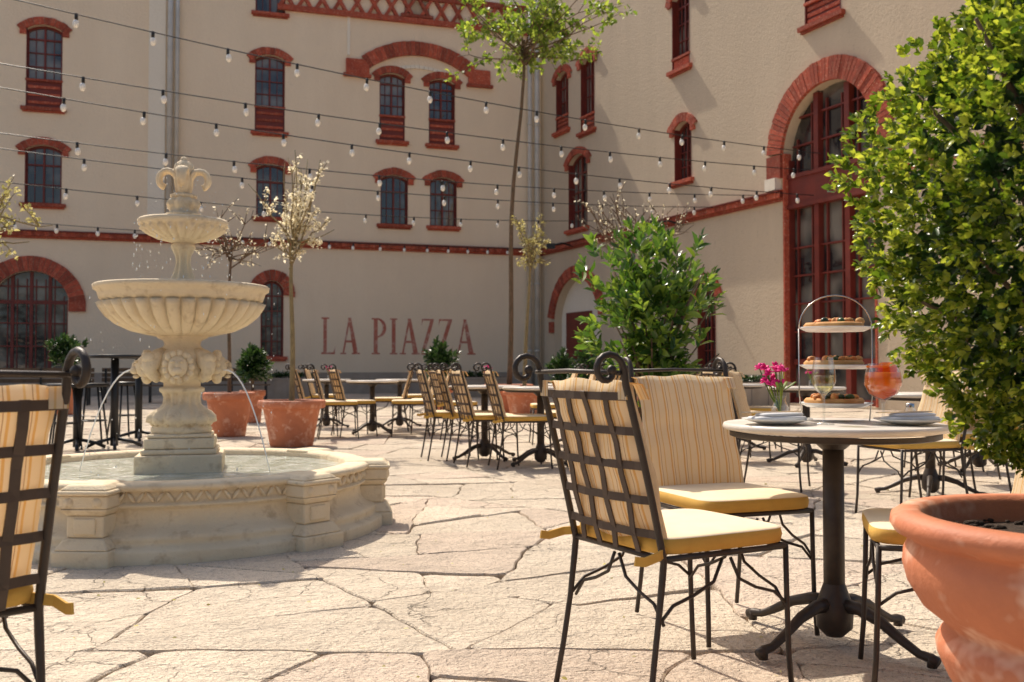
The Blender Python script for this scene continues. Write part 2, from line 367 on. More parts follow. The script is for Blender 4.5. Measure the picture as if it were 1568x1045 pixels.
for px,r in ((808,.08),(819,.1)):
    u=W1.uz(px,300)[0]; W1.b.tube([W1.pt(u,0,.26),W1.pt(u,15.2,.26)],r,12,4)
    for z in (1.5,4,7,10,13): W1.b.tube([W1.pt(u,z,.26),W1.pt(u,z+.08,.26)],r+.02,12,4)
ua,ub=W1.uz(566,90)[0],W1.uz(716,90)[0]; zs=W1.uz(640,112)[1]; 
W1.arch((ua+ub)/2,zs,ub-ua,.62,.5,0,.12,1)
W1.slab(ua-.85,ua-.02,zs-.25,zs+.28,0,.118,1); W1.slab(ub+.02,ub+.85,zs-.25,zs+.28,0,.118,1)
W1.slab(ua-.95,ua+.05,zs-.36,zs-.26,0,.16,1); W1.slab(ub-.05,ub+.95,zs-.36,zs-.26,0,.16,1)
W1.arch((ua+ub)/2,zs-.28,ub-ua-.5,.42,.12,0,.05,8)
zf=W1.uz(430,10)[1]; uf=W1.uz(425,10)[0]
W1.slab(uf,LEN-.4,zf-.14,zf+.05,0,.14,1); W1.slab(uf,LEN-.4,zf+.75,zf+.95,0,.13,1)
u=uf+.1
while u<LEN-1:
    for a,b_ in ((0,.42),(.42,0)):
        p=[W1.pt(u+a*1-.07,zf+.05,.1),W1.pt(u+a+.07,zf+.05,.1)]
        q=[W1.pt(u+b_-.07,zf+.75,.1),W1.pt(u+b_+.07,zf+.75,.1)]
        off=.004 if a else 0
        nn=W1.n*.1; o_=W1.n*off
        W1.b.hexa([p[0]+o_,p[1]+o_,p[1]-nn,p[0]-nn,q[0]+o_,q[1]+o_,q[1]-nn,q[0]-nn],1)
    u+=.62
W1.slab(uf,LEN-.4,zf+.95,15.2,0,.06,8)
W1.slab(W1.uz(395,10)[0]-1.6,uf+.0,zf+.5,zf+.62,0,.1,1)
W1.slab(W1.uz(534,10)[0]-.05,W1.uz(534,10)[0]+.05,zs+.4,zf-.14,0,.05,8)
def letters():
    L=W1.b; zb=W1.uz(610,543)[1]; zt=W1.uz(610,488)[1]; H=zt-zb; cnt=[0]
    def quad(pts,x0,w):
        cnt[0]+=1; d=.004+.0006*(cnt[0]%9)
        L.add([W1.pt(x0+a*w,zb+b*H,d) for a,b in pts],[tuple(range(len(pts)))],7)
    def rect(a,b,c,d,x0,w): quad([(a,b),(c,b),(c,d),(a,d)],x0,w)
    def A(x,w):
        quad([(.08,0),(.18,0),(.54,1),(.44,1)],x,w); quad([(.40,1),(.57,1),(.98,0),(.72,0)],x,w); rect(.26,.32,.72,.38,x,w)
        rect(-.04,-.0,.30,.04,x,w); rect(.62,0,1.08,.04,x,w)
    def Lr(x,w): rect(.15,0,.40,1,x,w); rect(0,.96,.57,1,x,w); rect(0,0,1,.05,x,w); quad([(.88,.04),(1,.04),(1.02,.22)],x,w)
    def I(x,w): rect(.27,0,.78,1,x,w); rect(0,.96,1.05,1,x,w); rect(0,0,1.05,.04,x,w)
    def Pp(x,w):
        rect(.15,0,.42,1,x,w); rect(0,.96,.5,1,x,w); rect(0,0,.58,.04,x,w)
        for i in range(12):
            a0=math.pi/2-math.pi*i/12; a1=math.pi/2-math.pi*(i+1)/12
            f=lambda a,o:(.4+ (.62 if o else .36)*math.cos(a), .73+(.27 if o else .225)*math.sin(a))
            quad([f(a0,1),f(a1,1),f(a1,0),f(a0,0)],x,w)
    def Z(x,w): rect(.05,.95,1,1,x,w); rect(0,0,1,.05,x,w); quad([(0,.045),(.28,.045),(1,.955),(.72,.955)],x,w); quad([(.05,.96),(.14,.96),(.03,.8)],x,w); quad([(.9,.04),(1,.04),(1.04,.22)],x,w)
    for fn,a,b in ((Lr,492,513),(A,522,549),(Pp,569,591),(I,597,608),(A,613,641),(Z,645,664),(Z,671,692),(A,698,726)):
        x0=W1.uz(a,520)[0]; fn(x0,W1.uz(b,520)[0]-x0)
letters()
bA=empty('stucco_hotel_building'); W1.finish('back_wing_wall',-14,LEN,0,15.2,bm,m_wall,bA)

W2.window(1031,1058,-20,104,ypan=88,rise=.3); W2.window(1034,1060,186,276,rows=4,rise=.2)
W2.window(852,871,110,200,ypan=180,rows=3,rise=.2); W2.window(890,911,84,200,ypan=178,rows=3,rise=.2)
W2.window(871,900,236,350,rows=4,rise=.2)
W2.window(1236,1292,-140,28,ypan=-5,rows=4,rise=.2)
W2.window(1068,1096,432,572,rows=4,rise=.3)
u0=W2.uz(1200,300)[0]; u1=W2.uz(1342,300)[0]; w=u1-u0; zt=W2.uz(1285,118)[1]; rs=w*.5*.92
uc=W2.opening(u0,u1,.05,zt-rs,rs); W2.arch(uc,zt-rs,w,rs,.55,0,.1,1,bw=.12)
W2.slab(u0-.004,u0+.05,.05,zt-rs,-.2,.03,1); W2.slab(u1-.05,u1+.004,.05,zt-rs,-.2,.03,1)
W2.slab(u0,u1,.05,zt,-.3,-.29,3)
for i in range(4):
    x=u0+w*i/3; cut={0:1.6,3:1.6,1:.12,2:.12}[i]
    W2.slab(x-.08,x+.08,.05,zt-cut,-.288,-.12,2)
for i in range(6):
    x=u0+w*(i+.5)/6; W2.slab(x-.02,x+.02,.9,zt-(1.1 if i in(0,5) else .3),-.288,-.22,2)
z1=W2.uz(1270,300)[1]; z2=W2.uz(1270,258)[1]; W2.slab(u0+.05,u1-.05,z1,z2,-.289,-.1,2); W2.slab(u0+.05,u1-.05,z2,z2+.1,-.289,-.06,2); W2.slab(u0+.05,u1-.05,z1-.1,z1,-.289,-.06,2)
for z in (.05,1.0,1.8,2.5,3.2,3.9,z2+.8,z2+1.5,z2+2.2): W2.slab(u0+.1,u1-.1,z,z+(.14 if z<1.2 else .04),-.288,-.2,2)
W2.slab(u0-.55,u0-.02,zt-rs-.6,zt-rs-.02,0,.098,1); W2.slab(u0-.5,u0-.1,zt-rs-.9,zt-rs-.6,0,.2,8); W2.slab(u0-.55,u0-.02,zt-rs-1.1,zt-rs-.9,0,.098,1)  # pale block by the left jamb: sunlit face put into its colour
W2.slab(u1+.02,u1+.55,zt-rs-.6,zt-rs-.02,0,.098,1)
a0=W2.uz(849,500)[0]; a1=W2.uz(919,500)[0]; w2=a1-a0; zt2=W2.uz(884,424)[1]; r2=w2*.42
uc2=W2.opening(a0,a1,.03,zt2-r2,r2); W2.arch(uc2,zt2-r2,w2,r2,.4,0,.09,1); W2.slab(a0+.004,a1-.004,.03,zt2-.0,-.32,-.3,8)
W2.slab(a0+.5,a0+2.3,.03,2.9,-.299,-.22,2); W2.slab(a0+3.2,a0+4.6,.9,2.6,-.299,-.24,2); W2.slab(a0+3.3,a0+4.5,1.0,2.5,-.239,-.235,3)
W2.slab(a0-.3,a0-.0,zt2-r2-.5,zt2-r2-.1,0,.088,1)
zc2=zc; ue=u0-.02
W2.slab(.15,ue,zc2-.12,zc2+.02,0,.14,1); W2.slab(.15,ue,zc2+.022,zc2+.06,0,.2,2); W2.slab(.15,ue,zc2-.2,zc2-.122,0,.07,1)
for i in range(int(ue/.13)-1):
    u=.2+i*.13; W2.slab(u+.006,u+.124,zc2-.119,zc2+.018,.141,.148+rnd.random()*.006,1)
W2.slab(u1+.02,28,zc2-.12,zc2+.02,0,.14,1)
W2.slab(.06,ue,0,.75,0,.05,5)
for px,py in ((1045,345),(880,378)):
    uu,zz=W2.uz(px,py); W2.b.tube([W2.pt(uu,zz,0),W2.pt(uu,zz+.1,.5),W2.pt(uu,zz,.9)],.03,8,9); W2.b.box(W2.pt(uu,zz-.03,.95),(.3,.3,.16),None,9)
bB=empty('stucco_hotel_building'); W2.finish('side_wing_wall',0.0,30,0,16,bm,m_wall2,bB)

# ------------------------------------------------------------------ ground
g=B(); g.add([(-250,-250,-.03),(250,-250,-.03),(250,250,-.03),(-250,250,-.03)],[(0,1,2,3)],0); g.build('ground',[m_joint])
def flagstones():
    r=random.Random(12); b=B(); out=[]
    def area(p): return abs(sum(p[i][0]*p[(i+1)%len(p)][1]-p[(i+1)%len(p)][0]*p[i][1] for i in range(len(p))))/2
    def clip(p,o,n):
        res=[]
        for i in range(len(p)):
            a=p[i]; c=p[(i+1)%len(p)]; da=(a[0]-o[0])*n[0]+(a[1]-o[1])*n[1]; dc=(c[0]-o[0])*n[0]+(c[1]-o[1])*n[1]
            if da<=0: res.append(a)
            if da*dc<0:
                t=da/(da-dc); res.append((a[0]+t*(c[0]-a[0]),a[1]+t*(c[1]-a[1])))
        return res
    stack=[[(-28,.2),(26,.2),(26,38.5),(-28,38.5)]]
    while stack:
        p=stack.pop(); A=area(p); cx=sum(q[0] for q in p)/len(p); cy=sum(q[1] for q in p)/len(p)
        rad=max(math.hypot(q[0]-cx,q[1]-cy) for q in p)
        if all(abs(q[0])>.62*max(q[1],0)+4 for q in p) and rad<6 : continue
        if A<r.uniform(.22,.85): out.append(p); continue
        # principal direction
        sxx=sum((q[0]-cx)**2 for q in p); syy=sum((q[1]-cy)**2 for q in p); sxy=sum((q[0]-cx)*(q[1]-cy) for q in p)
        th=.5*math.atan2(2*sxy,sxx-syy)+r.gauss(0,.24 if A>3 else .30)
        n=(math.cos(th),math.sin(th)); k=r.uniform(-.14,.14)*rad; o=(cx+n[0]*k,cy+n[1]*k)
        p1=clip(p,o,n); p2=clip(p,o,(-n[0],-n[1]))
        if len(p1)<3 or len(p2)<3: out.append(p); continue
        stack+= [p1,p2]
    for poly in out:
        # snip sharp corners so that the slabs look hewn
        q=[]
        for i in range(len(poly)):
            a=poly[i-1]; c=poly[i]; d=poly[(i+1)%len(poly)]
            l1=math.hypot(a[0]-c[0],a[1]-c[1]); l2=math.hypot(d[0]-c[0],d[1]-c[1]); s_=r.uniform(.015,.05)
            if l1<.12 or l2<.12: q.append(c); continue
            q.append((c[0]+(a[0]-c[0])*s_/l1,c[1]+(a[1]-c[1])*s_/l1)); q.append((c[0]+(d[0]-c[0])*s_/l2,c[1]+(d[1]-c[1])*s_/l2))
        poly=q
        cx=sum(p[0] for p in poly)/len(poly); cy=sum(p[1] for p in poly)/len(poly)
        rad=sum(math.hypot(p[0]-cx,p[1]-cy) for p in poly)/len(poly)
        if rad<.04: continue
        pts=[]; near=cy<11
        for a in range(len(poly)):
            p=poly[a]; qq=poly[(a+1)%len(poly)]; le=math.hypot(qq[0]-p[0],qq[1]-p[1]); n=max(1,int(le/.06)) if near else max(1,int(le/.5))
            for t in range(n):
                px=p[0]+(qq[0]-p[0])*t/n; py=p[1]+(qq[1]-p[1])*t/n
                if near:
                    ox=.013*math.sin(py*7+px*3)+.006*math.sin(py*23-px*11); oy=.013*math.sin(px*6+1)+.006*math.sin(px*21+py*9)
                    px+=ox+r.uniform(-.003,.003); py+=oy+r.uniform(-.003,.003)
                pts.append((px,py))
        g_=r.choice([.002,.003,.004,.005,.006,.010]); tx,ty=r.uniform(-.010,.010),r.uniform(-.010,.010); z0=r.uniform(-.009,.004)
        def ring(gap,dz): 
            k=1-gap/rad; return [(cx+(p[0]-cx)*k,cy+(p[1]-cy)*k,z0+dz+tx*(p[0]-cx)+ty*(p[1]-cy)) for p in pts]
        m=len(pts); vs=ring(g_,-.04)+ring(g_,-.007)+ring(g_+.008,0)
        fs=[(j*m+a,j*m+(a+1)%m,(j+1)*m+(a+1)%m,(j+1)*m+a) for j in range(2) for a in range(m)]+[tuple(2*m+a for a in range(m))]
        b.add(vs,fs,1 if r.random()<.18 else 0)
    b.build('courtyard_paving',[m_flag,m_flagp])
flagstones()

# ------------------------------------------------------------------ fountain
def fountain():
    root=empty('stone_fountain',(-1.98,5.98,0)); b=B(); bk=B()
    r0=1.13
    prof=[(r0+.07,-.02),(r0+.07,.05),(r0+.065,.065),(r0+.03,.075),(r0+.025,.10),(r0+.03,.112),(r0+.015,.13),(r0-.03,.15),(r0-.06,.18),(r0-.065,.235),(r0-.06,.25),(r0-.035,.258),(r0-.03,.272),(r0-.05,.28),(r0-.045,.335),(r0-.02,.342),(r0-.012,.355),(r0-.015,.368),(r0-.045,.378),(r0-.15,.378),(r0-.17,.36),(r0-.17,.1)]
    b.lathe(prof,n=160,mat=0)
    for deg in (-93,-37,8,58,108,158,215):
        a=math.radians(deg); R=Matrix.Rotation(a,3,'Z')
        def blk(rin,rout,hw,z0,z1,hw2=None):
            hw2=hw2 or hw
            p=[R@V(q) for q in [(rin,-hw,z0),(rout,-hw,z0),(rout,hw,z0),(rin,hw,z0),(rin,-hw2,z1),(rout-(hw-hw2),-hw2,z1),(rout-(hw-hw2),hw2,z1),(rin,hw2,z1)]]
            bk.hexa(p,0)
        blk(.96,1.255,.14,-.02,.075); blk(.96,1.25,.135,.0755,.13,.10); blk(.96,1.20,.092,.13,.235); blk(.96,1.20,.092,.2355,.27,.12) ; blk(.97,1.225,.12,.2705,.335); blk(.965,1.24,.132,.3355,.358); blk(.965,1.23,.12,.3585,.384,.09)
        blk(1.19,1.212,.055,.145,.225)
        for sg in (-1,1):
            bk.blob(R@V((1.215,sg*.07,.302)),(.022,.03,.028),R,0,1,10,7)
    for i in range(150):
        a=2*math.pi*i/150; rr=r0-.042
        R=Matrix.Rotation(a,3,'Z')@Matrix.Rotation(.6*(1 if i%2 else -1),3,'X')
        b.blob((rr*math.cos(a),rr*math.sin(a),.309),(.019,.011,.03),R,0,1,6,5)
        if i%2==0: b.blob(((rr+.012)*math.cos(a+.01),(rr+.012)*math.sin(a+.01),.345),(.014,.014,.010),R,0,1,6,5)
    K=.00393
    def P(l): return [(r*K,.95-(y-562)*K) for r,y in l]
    Rz=Matrix.Rotation(.25,3,'Z')
    for (hw,y0,y1) in ((68,740,724),(62,723.8,692),(54,691.8,684),(50,683.8,668),(46,667.8,662)):
        z0=.95-(y0-562)*K; z1=.95-(y1-562)*K; bk.box((0,0,(z0+z1)/2),(2*hw*K,2*hw*K,z1-z0),Rz,0)
    bk.box((0,0,.2),(.46,.46,.28),Rz,0)
    prof=P([(40,664),(44,660),(45,655),(40,650),(47,645),(46,637),(40,630),(30,624),(26,618),(25,608),(27,602),(33,599),(33,594),(27,592),(27,586),(38,580),(46,570),(48,556),(46,545),(38,538),(30,534),(26,528),(28,522),(37,518),(37,515)])
    b.lathe(prof,n=96,mod=lambda r,z,a,j:r*(1+(.12*abs(math.cos(6*a)) if 4<=j<=7 else (.09*math.cos(14*a) if 8<=j<=10 else 0))))
    for k in range(14):
        a=2*math.pi*k/14; b.blob((.165*math.cos(a),.165*math.sin(a),.95-(641-562)*K),(.022,.024,.045),Matrix.Rotation(a,3,'Z'),0,1,8,6)
    for i in range(4):
        a=math.radians(-78+90*i); R=Matrix.Rotation(a,3,'Z'); zz=.95-(562-562)*K
        def q(x,y,z): return R@V((x,y,z))
        for k in range(13):
            t=2*math.pi*k/13; b.blob(q(.20,.07*math.cos(t),zz+.078*math.sin(t)),(.03,.024,.026),R,0,1,8,6)
        b.blob(q(.215,0,zz),(.055,.058,.066),R,0,1,12,8); b.blob(q(.268,0,zz-.022),(.03,.034,.024),R,0,1,10,7)
        b.blob(q(.272,0,zz+.008),(.016,.012,.024),R,0,1,8,6); b.blob(q(.262,0,zz-.058),(.02,.02,.012),R,0,1,8,6)
        for sg in(-1,1): b.blob(q(.258,sg*.026,zz+.03),(.014,.016,.009),R,0,1,8,6); b.blob(q(.205,sg*.055,zz+.06),(.022,.02,.022),R,0,1,8,6)
        R2=Matrix.Rotation(a+math.pi/4,3,'Z')
        b.tube([R2@V((.13+.10*math.sin(t*.9),0,zz+.09-.17*t/3)) for t in [0,.5,1,1.5,2,2.5,3]],[.03,.045,.055,.05,.04,.03,.02],8)
        b.blob(R2@V((.235,0,zz+.05)),(.04,.045,.035),R2); b.blob(R2@V((.2,0,zz-.05)),(.035,.03,.035),R2)
    def gad(n,amp,js): return lambda r,z,a,j:r*(1+(amp*(abs(math.cos(n*a/2))**.7-.6) if j in js else 0))
    bowl=P([(34,517),(50,514),(72,508),(92,498),(106,486),(114,474),(118,466),(112,463),(119,461),(121,455),(123,449),(128,446),(129,440),(126,438),(112,440),(100,450),(40,470)])
    b.lathe(bowl,n=320,mod=gad(32,.13,range(2,7)))
    st=P([(38,470),(34,446),(30,438),(24,434),(17,428),(13,418),(10,404),(11,392),(15,384),(18,380),(18,376),(14,373),(22,371),(36,367),(50,360),(60,352),(62,349),(66,346),(67,340),(64,337),(40,345),(22,340),(20,334),(26,331),(26,328),(20,326),(22,318),(24,312),(20,306),(12,300),(9,292),(10,285)])
    b.lathe(st,n=192,mod=lambda r,z,a,j:r*(1+(.16*(abs(math.cos(12*a))-.5) if 13<=j<=15 else (.12*math.cos(8*a) if 4<=j<=8 or 26<=j<=28 else 0))))
    zf=.95-(298-562)*K
    for i in range(4):
        a=math.radians(12+90*i); d=V((math.cos(a),math.sin(a),0)); pts=[]
        for k in range(12):
            t=k/11; ang=-.2+t*4.6; rc=.064*(1-.45*t)
            pts.append(d*(.098-rc*math.cos(ang)*1.0)+V((0,0,zf+.08+rc*math.sin(ang)*1.15)))
        pts=[d*.02+V((0,0,zf-.02)),d*.028+V((0,0,zf+.03))]+pts
        b.tube(pts,[.03]*2+[.04]*6+[.034,.032,.03,.026,.02,.012],10,0,up=tuple(V((0,0,1)).cross(d)),ry=.02)
    b.blob((0,0,zf+.15),(.055,.055,.062)); b.blob((0,0,zf+.07),(.05,.05,.08)); b.blob((0,0,zf+.21),(.022,.022,.02))
    for k in range(8):
        a=k*math.pi/4; b.blob((.045*math.cos(a),.045*math.sin(a),zf+.14),(.018,.018,.05),None,0,1,6,6)
    b.lathe([(.03,zf-.03),(.07,zf-.02),(.075,zf-.005),(.04,zf+.01),(.03,zf+.03)],n=32,mod=lambda r,z,a,j:r*(1+.1*math.cos(10*a)))
    b.build('stonework',[m_fount],root)
    ob=bk.build('basin_pedestals',[m_fount],root); md=ob.modifiers.new('bevel','BEVEL'); md.width=.011; md.segments=3; md.limit_method='ANGLE'; md.angle_limit=math.radians(40)
    w=B(); w.lathe([(0,.338),(.5,.338),(r0-.165,.338)],n=64,mat=0); w.lathe([(0,1.425),(.44,1.425)],n=48,mat=0); w.build('basin_water',[m_water],root)
    s=B(); r=random.Random(5)
    for deg in (-12,192):
        a=math.radians(deg); R=Matrix.Rotation(a,3,'Z')
        s.tube([R@V((.27+.30*t,0,.93+.06*t-.65*t*t)) for t in [k/10 for k in range(11)]],[.0055-.0022*k/10 for k in range(11)],8)
    for k in range(210):
        a=r.uniform(0,6.28); top=r.random()<.6
        rr=(.26+r.uniform(0,.03)) if top else .52+r.uniform(0,.04); z=r.uniform(1.46,1.82) if top else r.uniform(.35,1.4)
        q=r.uniform(.0015,.0038); s.blob((rr*math.cos(a),rr*math.sin(a),z),(q,q,q*r.uniform(1,3)),None,0,1,6,5)
    for k in range(60):
        a=r.uniform(0,6.28); rr=r.uniform(0,.3); q=r.uniform(.0015,.0035); s.blob((rr*math.cos(a),rr*math.sin(a),r.uniform(1.86,2.1)),(q,q,q*1.5),None,0,1,6,5)
    s.build('water_jets',[m_stream],root)
fountain()

# ------------------------------------------------------------------ chairs
def chair_mesh():
    b=B(); W=.215
    def back(z):
        t=(z-.43)/.5; return -.22-.11*t-.02*t*t
    for sg in (-1,1):
        y=sg*W
        pts=[(-.285,y*1.04,.0),(-.262,y*1.02,.12),(-.24,y,.26),(-.225,y,.38),(-.22,y,.43)]
        pts+=[(back(z),y,z) for z in (.52,.62,.72,.82,.90)]
        c=V((-.398,y,.915)); 
        for k in range(15):
            a=math.radians(5+k*26); rr=.052-.0028*k; pts.append((c.x+rr*math.cos(a),y,c.z+rr*math.sin(a)+.02))
        b.tube(pts,[.0085]*3+[.010]*8+[.009]*(len(pts)-11),8,0)
        b.blob(pts[-1],(.014,.012,.014),None,0,1,8,6)
        b.tube([(.215,y,.44),(.218,y,.3),(.225,y,.12),(.235,y*1.02,0)],.0085,8,0)
        b.tube([(-.22,y,.435),(.215,y,.435)],.0085,8,0)
        b.tube([(-.232,y,.27),(-.19,y,.31),(-.12,y,.33),(-.05,y,.36),(-.02,y,.42)],.005,6,0)
        b.tube([(.22,y,.27),(.17,y,.31),(.10,y,.33),(.04,y,.36),(.01,y,.42)],.005,6,0)
    for x in (-.22,.215):
        b.tube([(x,-W,.435),(x,W,.435)],.0085,8,0)
        b.tube([(x,-W,.26),(x,-W*.8,.31),(x,-W*.5,.33),(x,-W*.2,.36),(x,-W*.05,.42)],.005,6,0)
        b.tube([(x,W,.26),(x,W*.8,.31),(x,W*.5,.33),(x,W*.2,.36),(x,W*.05,.42)],.005,6,0)
    b.tube([(back(.93)-.008,-W,.93),(back(.93)-.03,0,.935),(back(.93)-.008,W,.93)],.0065,6,0)
    bow=lambda y:-.028*(1-(y/W)**2)
    for i,y in enumerate((-.129,-.043,.043,.129)):
        b.tube([(back(z)+bow(y)-(.003 if (i+j)%2 else -.003),y,z) for j,z in enumerate([.445,.5,.58,.66,.74,.82,.88])],.011,4,1,up=(0,1,0),ry=.0022)
    for j,z in enumerate((.50,.592,.684,.776,.868)):
        ys=[-W,-.18,-.12,-.06,0,.06,.12,.18,W]
        b.tube([(back(z)+bow(y)+(.003 if (i+j)%2 else -.003),y,z) for i,y in enumerate(ys)],.011,4,1,up=(0,0,1),ry=.0022)
    nu,nv=17,14; vs=[]; fs=[]
    for side in (0,1):
        for j in range(nv):
            v=j/(nv-1); z=.462+.45*v
            for i in range(nu):
                u=i/(nu-1); y=-.205+.41*u
                e=(1-(2*u-1)**6)*(1-(2*v-1)**8); th=.004+.024*e
                zz=z-(.012*abs(2*u-1)**3 if v>.8 else 0)+(.004*math.sin(u*14) if v>.9 else 0)
                x=back(zz)+bow(y)+.03+(th if side else -th*.8)+.004*math.sin(u*9+v*5)+.003*math.sin(v*19+u*3)
                vs.append((x,y+.003*math.sin(v*11),zz))
    o=nu*nv
    for s_ in (0,1):
        for j in range(nv-1):
            for i in range(nu-1):
                a=s_*o+j*nu+i; f=(a,a+1,a+nu+1,a+nu); fs.append(f if s_ else f[::-1])
    per=[i for i in range(nu)]+[j*nu+nu-1 for j in range(1,nv)]+[(nv-1)*nu+i for i in range(nu-2,-1,-1)]+[j*nu for j in range(nv-2,0,-1)]
    for k in range(len(per)):
        a,c=per[k],per[(k+1)%len(per)]; fs.append((a,c,c+o,a+o))
    b.add(vs,fs,2,True)
    for y in (-.2,.2):
        b.tube([(back(.86)-.01,y,.86),(back(.9)+.0,y,.905),(back(.9)+.05,y,.9),(back(.86)+.06,y,.86)],.02,4,2,up=(0,1,0),ry=.002)
    b.blob((.0,0,.467),(.235,.225,.027),None,3,.28,32,11,topmat=4)
    for sg in (-1,1):
        b.tube([(-.2,sg*.2,.455),(-.25,sg*.235,.45),(-.30,sg*.24,.44),(-.33,sg*.238,.445)],.012,4,3,up=(0,0,1),ry=.003)
    me=b.build('patio_chair',[m_iron,m_strap,m_stripe,m_yellow,m_seatp]).data
    bpy.data.objects.remove(bpy.data.objects['patio_chair']); return me
CH=chair_mesh()
def chair(x,y,deg): return place('patio_chair',CH,None,(x,y,0.004),math.radians(deg))
chair(.49,2.945,29); chair(.79,3.68,-70); chair(-1.315,2.12,138); chair(1.30,2.98,165)
for px,py,a in ((488,668,15),(520,671,15),(545,668,20),(596,660,185),(626,668,185),(655,664,180),(500,650,10),(640,650,200),
                (692,703,12),(722,703,12),(748,712,15),(800,716,15),(862,705,175),(900,700,170),(700,672,20),(842,680,180),(935,690,170),
                (1186,748,-20),(1132,705,10),(1160,690,0),(1392,792,192),(1465,768,190),(1110,680,0),(1440,720,180),(1500,740,180)):
    p=ground(px,py); chair(p.x,p.y,a+rnd.uniform(-7,7))

def table_mesh():
    b=B(); R=.37
    b.lathe([(0,.722),(R-.03,.722),(R,.728),(R+.004,.738),(R,.748),(R-.006,.75),(0,.75)],n=64,mat=1)
    b.lathe([(R-.035,.70),(R-.02,.705),(R-.02,.7215)],n=48,mat=0)
    b.tube([(0,0,.06),(0,0,.70)],.036,20,0); b.tube([(0,0,.14),(0,0,.17)],.044,20,0); b.lathe([(.04,.66),(.10,.715)],n=20,mat=0)
    b.lathe([(.03,.02),(.06,.05),(.065,.12),(.05,.16),(.036,.2)],n=20,mat=0)
    for i in range(4):
        a=math.radians(35+90*i); d=V((math.cos(a),math.sin(a),0))
        b.tube([d*.03+V((0,0,.13)),d*.1+V((0,0,.13)),d*.18+V((0,0,.105)),d*.26+V((0,0,.06)),d*.32+V((0,0,.032)),d*.36+V((0,0,.028)),d*.385+V((0,0,.018))],[.026,.022,.019,.016,.014,.016,.018],8,0)
        b.tube([d*.365+V((0,0,.0)),d*.365+V((0,0,.03))],.016,10,0)
    return b.build('bistro_table',[m_iron,m_marble])
T=table_mesh(); T.location=(1.11,3.45,.006); TM=T.data
for px,py in ((500,655),(570,664),(612,655),(742,703),(828,712),(880,690),(1235,712),(1425,760),(1120,690),(1500,720)):
    p=ground(px,py); place('bistro_table',TM,None,(p.x,p.y,.006),rnd.random())
tx,ty,tz=1.11,3.45,.7565
def lobj(name,b,mats,x,y,z=tz,parent=None): return b.build(name,mats,parent,(x,y,z))
def plate(name,x,y):
    b=B(); b.lathe([(0,.003),(.06,.003),(.085,.010),(.115,.018),(.117,.021),(.085,.014),(.06,.007),(0,.007)],n=40,mat=0)
    R=Matrix.Rotation(.4,3,'Z'); b.blob((0,0,.021),(.105,.05,.009),R,1,.5,20,7); b.blob((.01,.005,.033),(.09,.04,.007),Matrix.Rotation(.5,3,'Z'),1,.5,20,7)
    b.box((-.03,-.01,.0425),(.2,.014,.003),Matrix.Rotation(.3,3,'Z'),2); b.box((.0,.02,.0425),(.2,.010,.003),Matrix.Rotation(.36,3,'Z'),2)
    lobj(name,b,[m_white,m_linen,m_steel],x,y)
plate('dinner_plate',tx-.22,ty-.10); plate('dinner_plate',tx+.22,ty-.12)
b=B()
b.lathe([(0,.0),(.034,.001),(.033,.004),(.006,.008),(.004,.02),(.004,.09),(.008,.1),(.030,.118),(.040,.145),(.038,.18),(.031,.225)],n=32,mat=0)
b.lathe([(0,.104),(.0275,.1185),(.0378,.145),(.0365,.165),(0,.165)],n=32,mat=1)
lobj('wine_glass',b,[m_clear,m_wine],tx-.065,ty-.11)
b=B()
b.lathe([(0,.0),(.036,.001),(.034,.004),(.006,.008),(.0045,.02),(.0045,.07),(.01,.08),(.045,.1),(.062,.135),(.058,.17),(.048,.205)],n=32,mat=0)
b.lathe([(0,.083),(.0435,.1025),(.0605,.135),(.056,.175),(0,.178)],n=32,mat=1)
b.blob((.015,0,.185),(.03,.022,.02),Matrix.Rotation(.5,3,'X'),1,.5); b.lathe([(0,.190),(.036,.190),(.038,.194),(.036,.198),(0,.198)],n=24,mat=1,c=(-.015,.005,0))
lobj('spritz_glass',b,[m_clear,m_ice],tx+.145,ty-.08)
b=B(); sx_,sy_=tx+.05,ty+.12
for z in (.05,.185,.32):
    b.lathe([(0,z),(.10,z),(.125,z+.012),(.127,z+.016),(.1,z+.006),(0,z+.006)],n=40,mat=0)
    b.lathe([(0,z+.008),(.098,z+.008),(.104,z+.022),(.095,z+.032),(.078,z+.026)],n=36,mat=3,mod=lambda r,z_,a,j:r*(1+.06*math.sin(3*a)+.03*math.sin(7*a)))
    b.lathe([(.08,z+.028),(0,z+.030)],n=36,mat=2,mod=lambda r,z_,a,j:r*(1+.06*math.sin(3*a)+.03*math.sin(7*a)))
    for k in range(30):
        a=rnd.uniform(0,6.28); r_=rnd.uniform(0,.085); b.blob((r_*math.cos(a),r_*math.sin(a),z+.036),(.018,.013,rnd.uniform(.008,.015)),Matrix.Rotation(a,3,'Z'),rnd.choice([2,2,2,3,4]),1,8,5)
for sg in (-1,1): b.tube([(sg*.12,0,0),(sg*.131,0,.1),(sg*.131,0,.33)],.0024,8,1)
b.tube([(.131*math.cos(t),0,.33+.12*math.sin(t)) for t in [math.pi*k/16 for k in range(17)]],.0024,8,1)
b.tube([(-.12,0,.004),(0,-.12,.004),(.12,0,.004),(0,.12,.004),(-.12,0,.004)],.003,6,1)
lobj('tiered_pizza_stand',b,[m_white,m_steel,m_pizza,m_crust,m_bush],sx_,sy_)
b=B(); b.lathe([(0,0),(.03,.001),(.034,.02),(.03,.05),(.018,.075),(.022,.09)],n=28,mat=0)
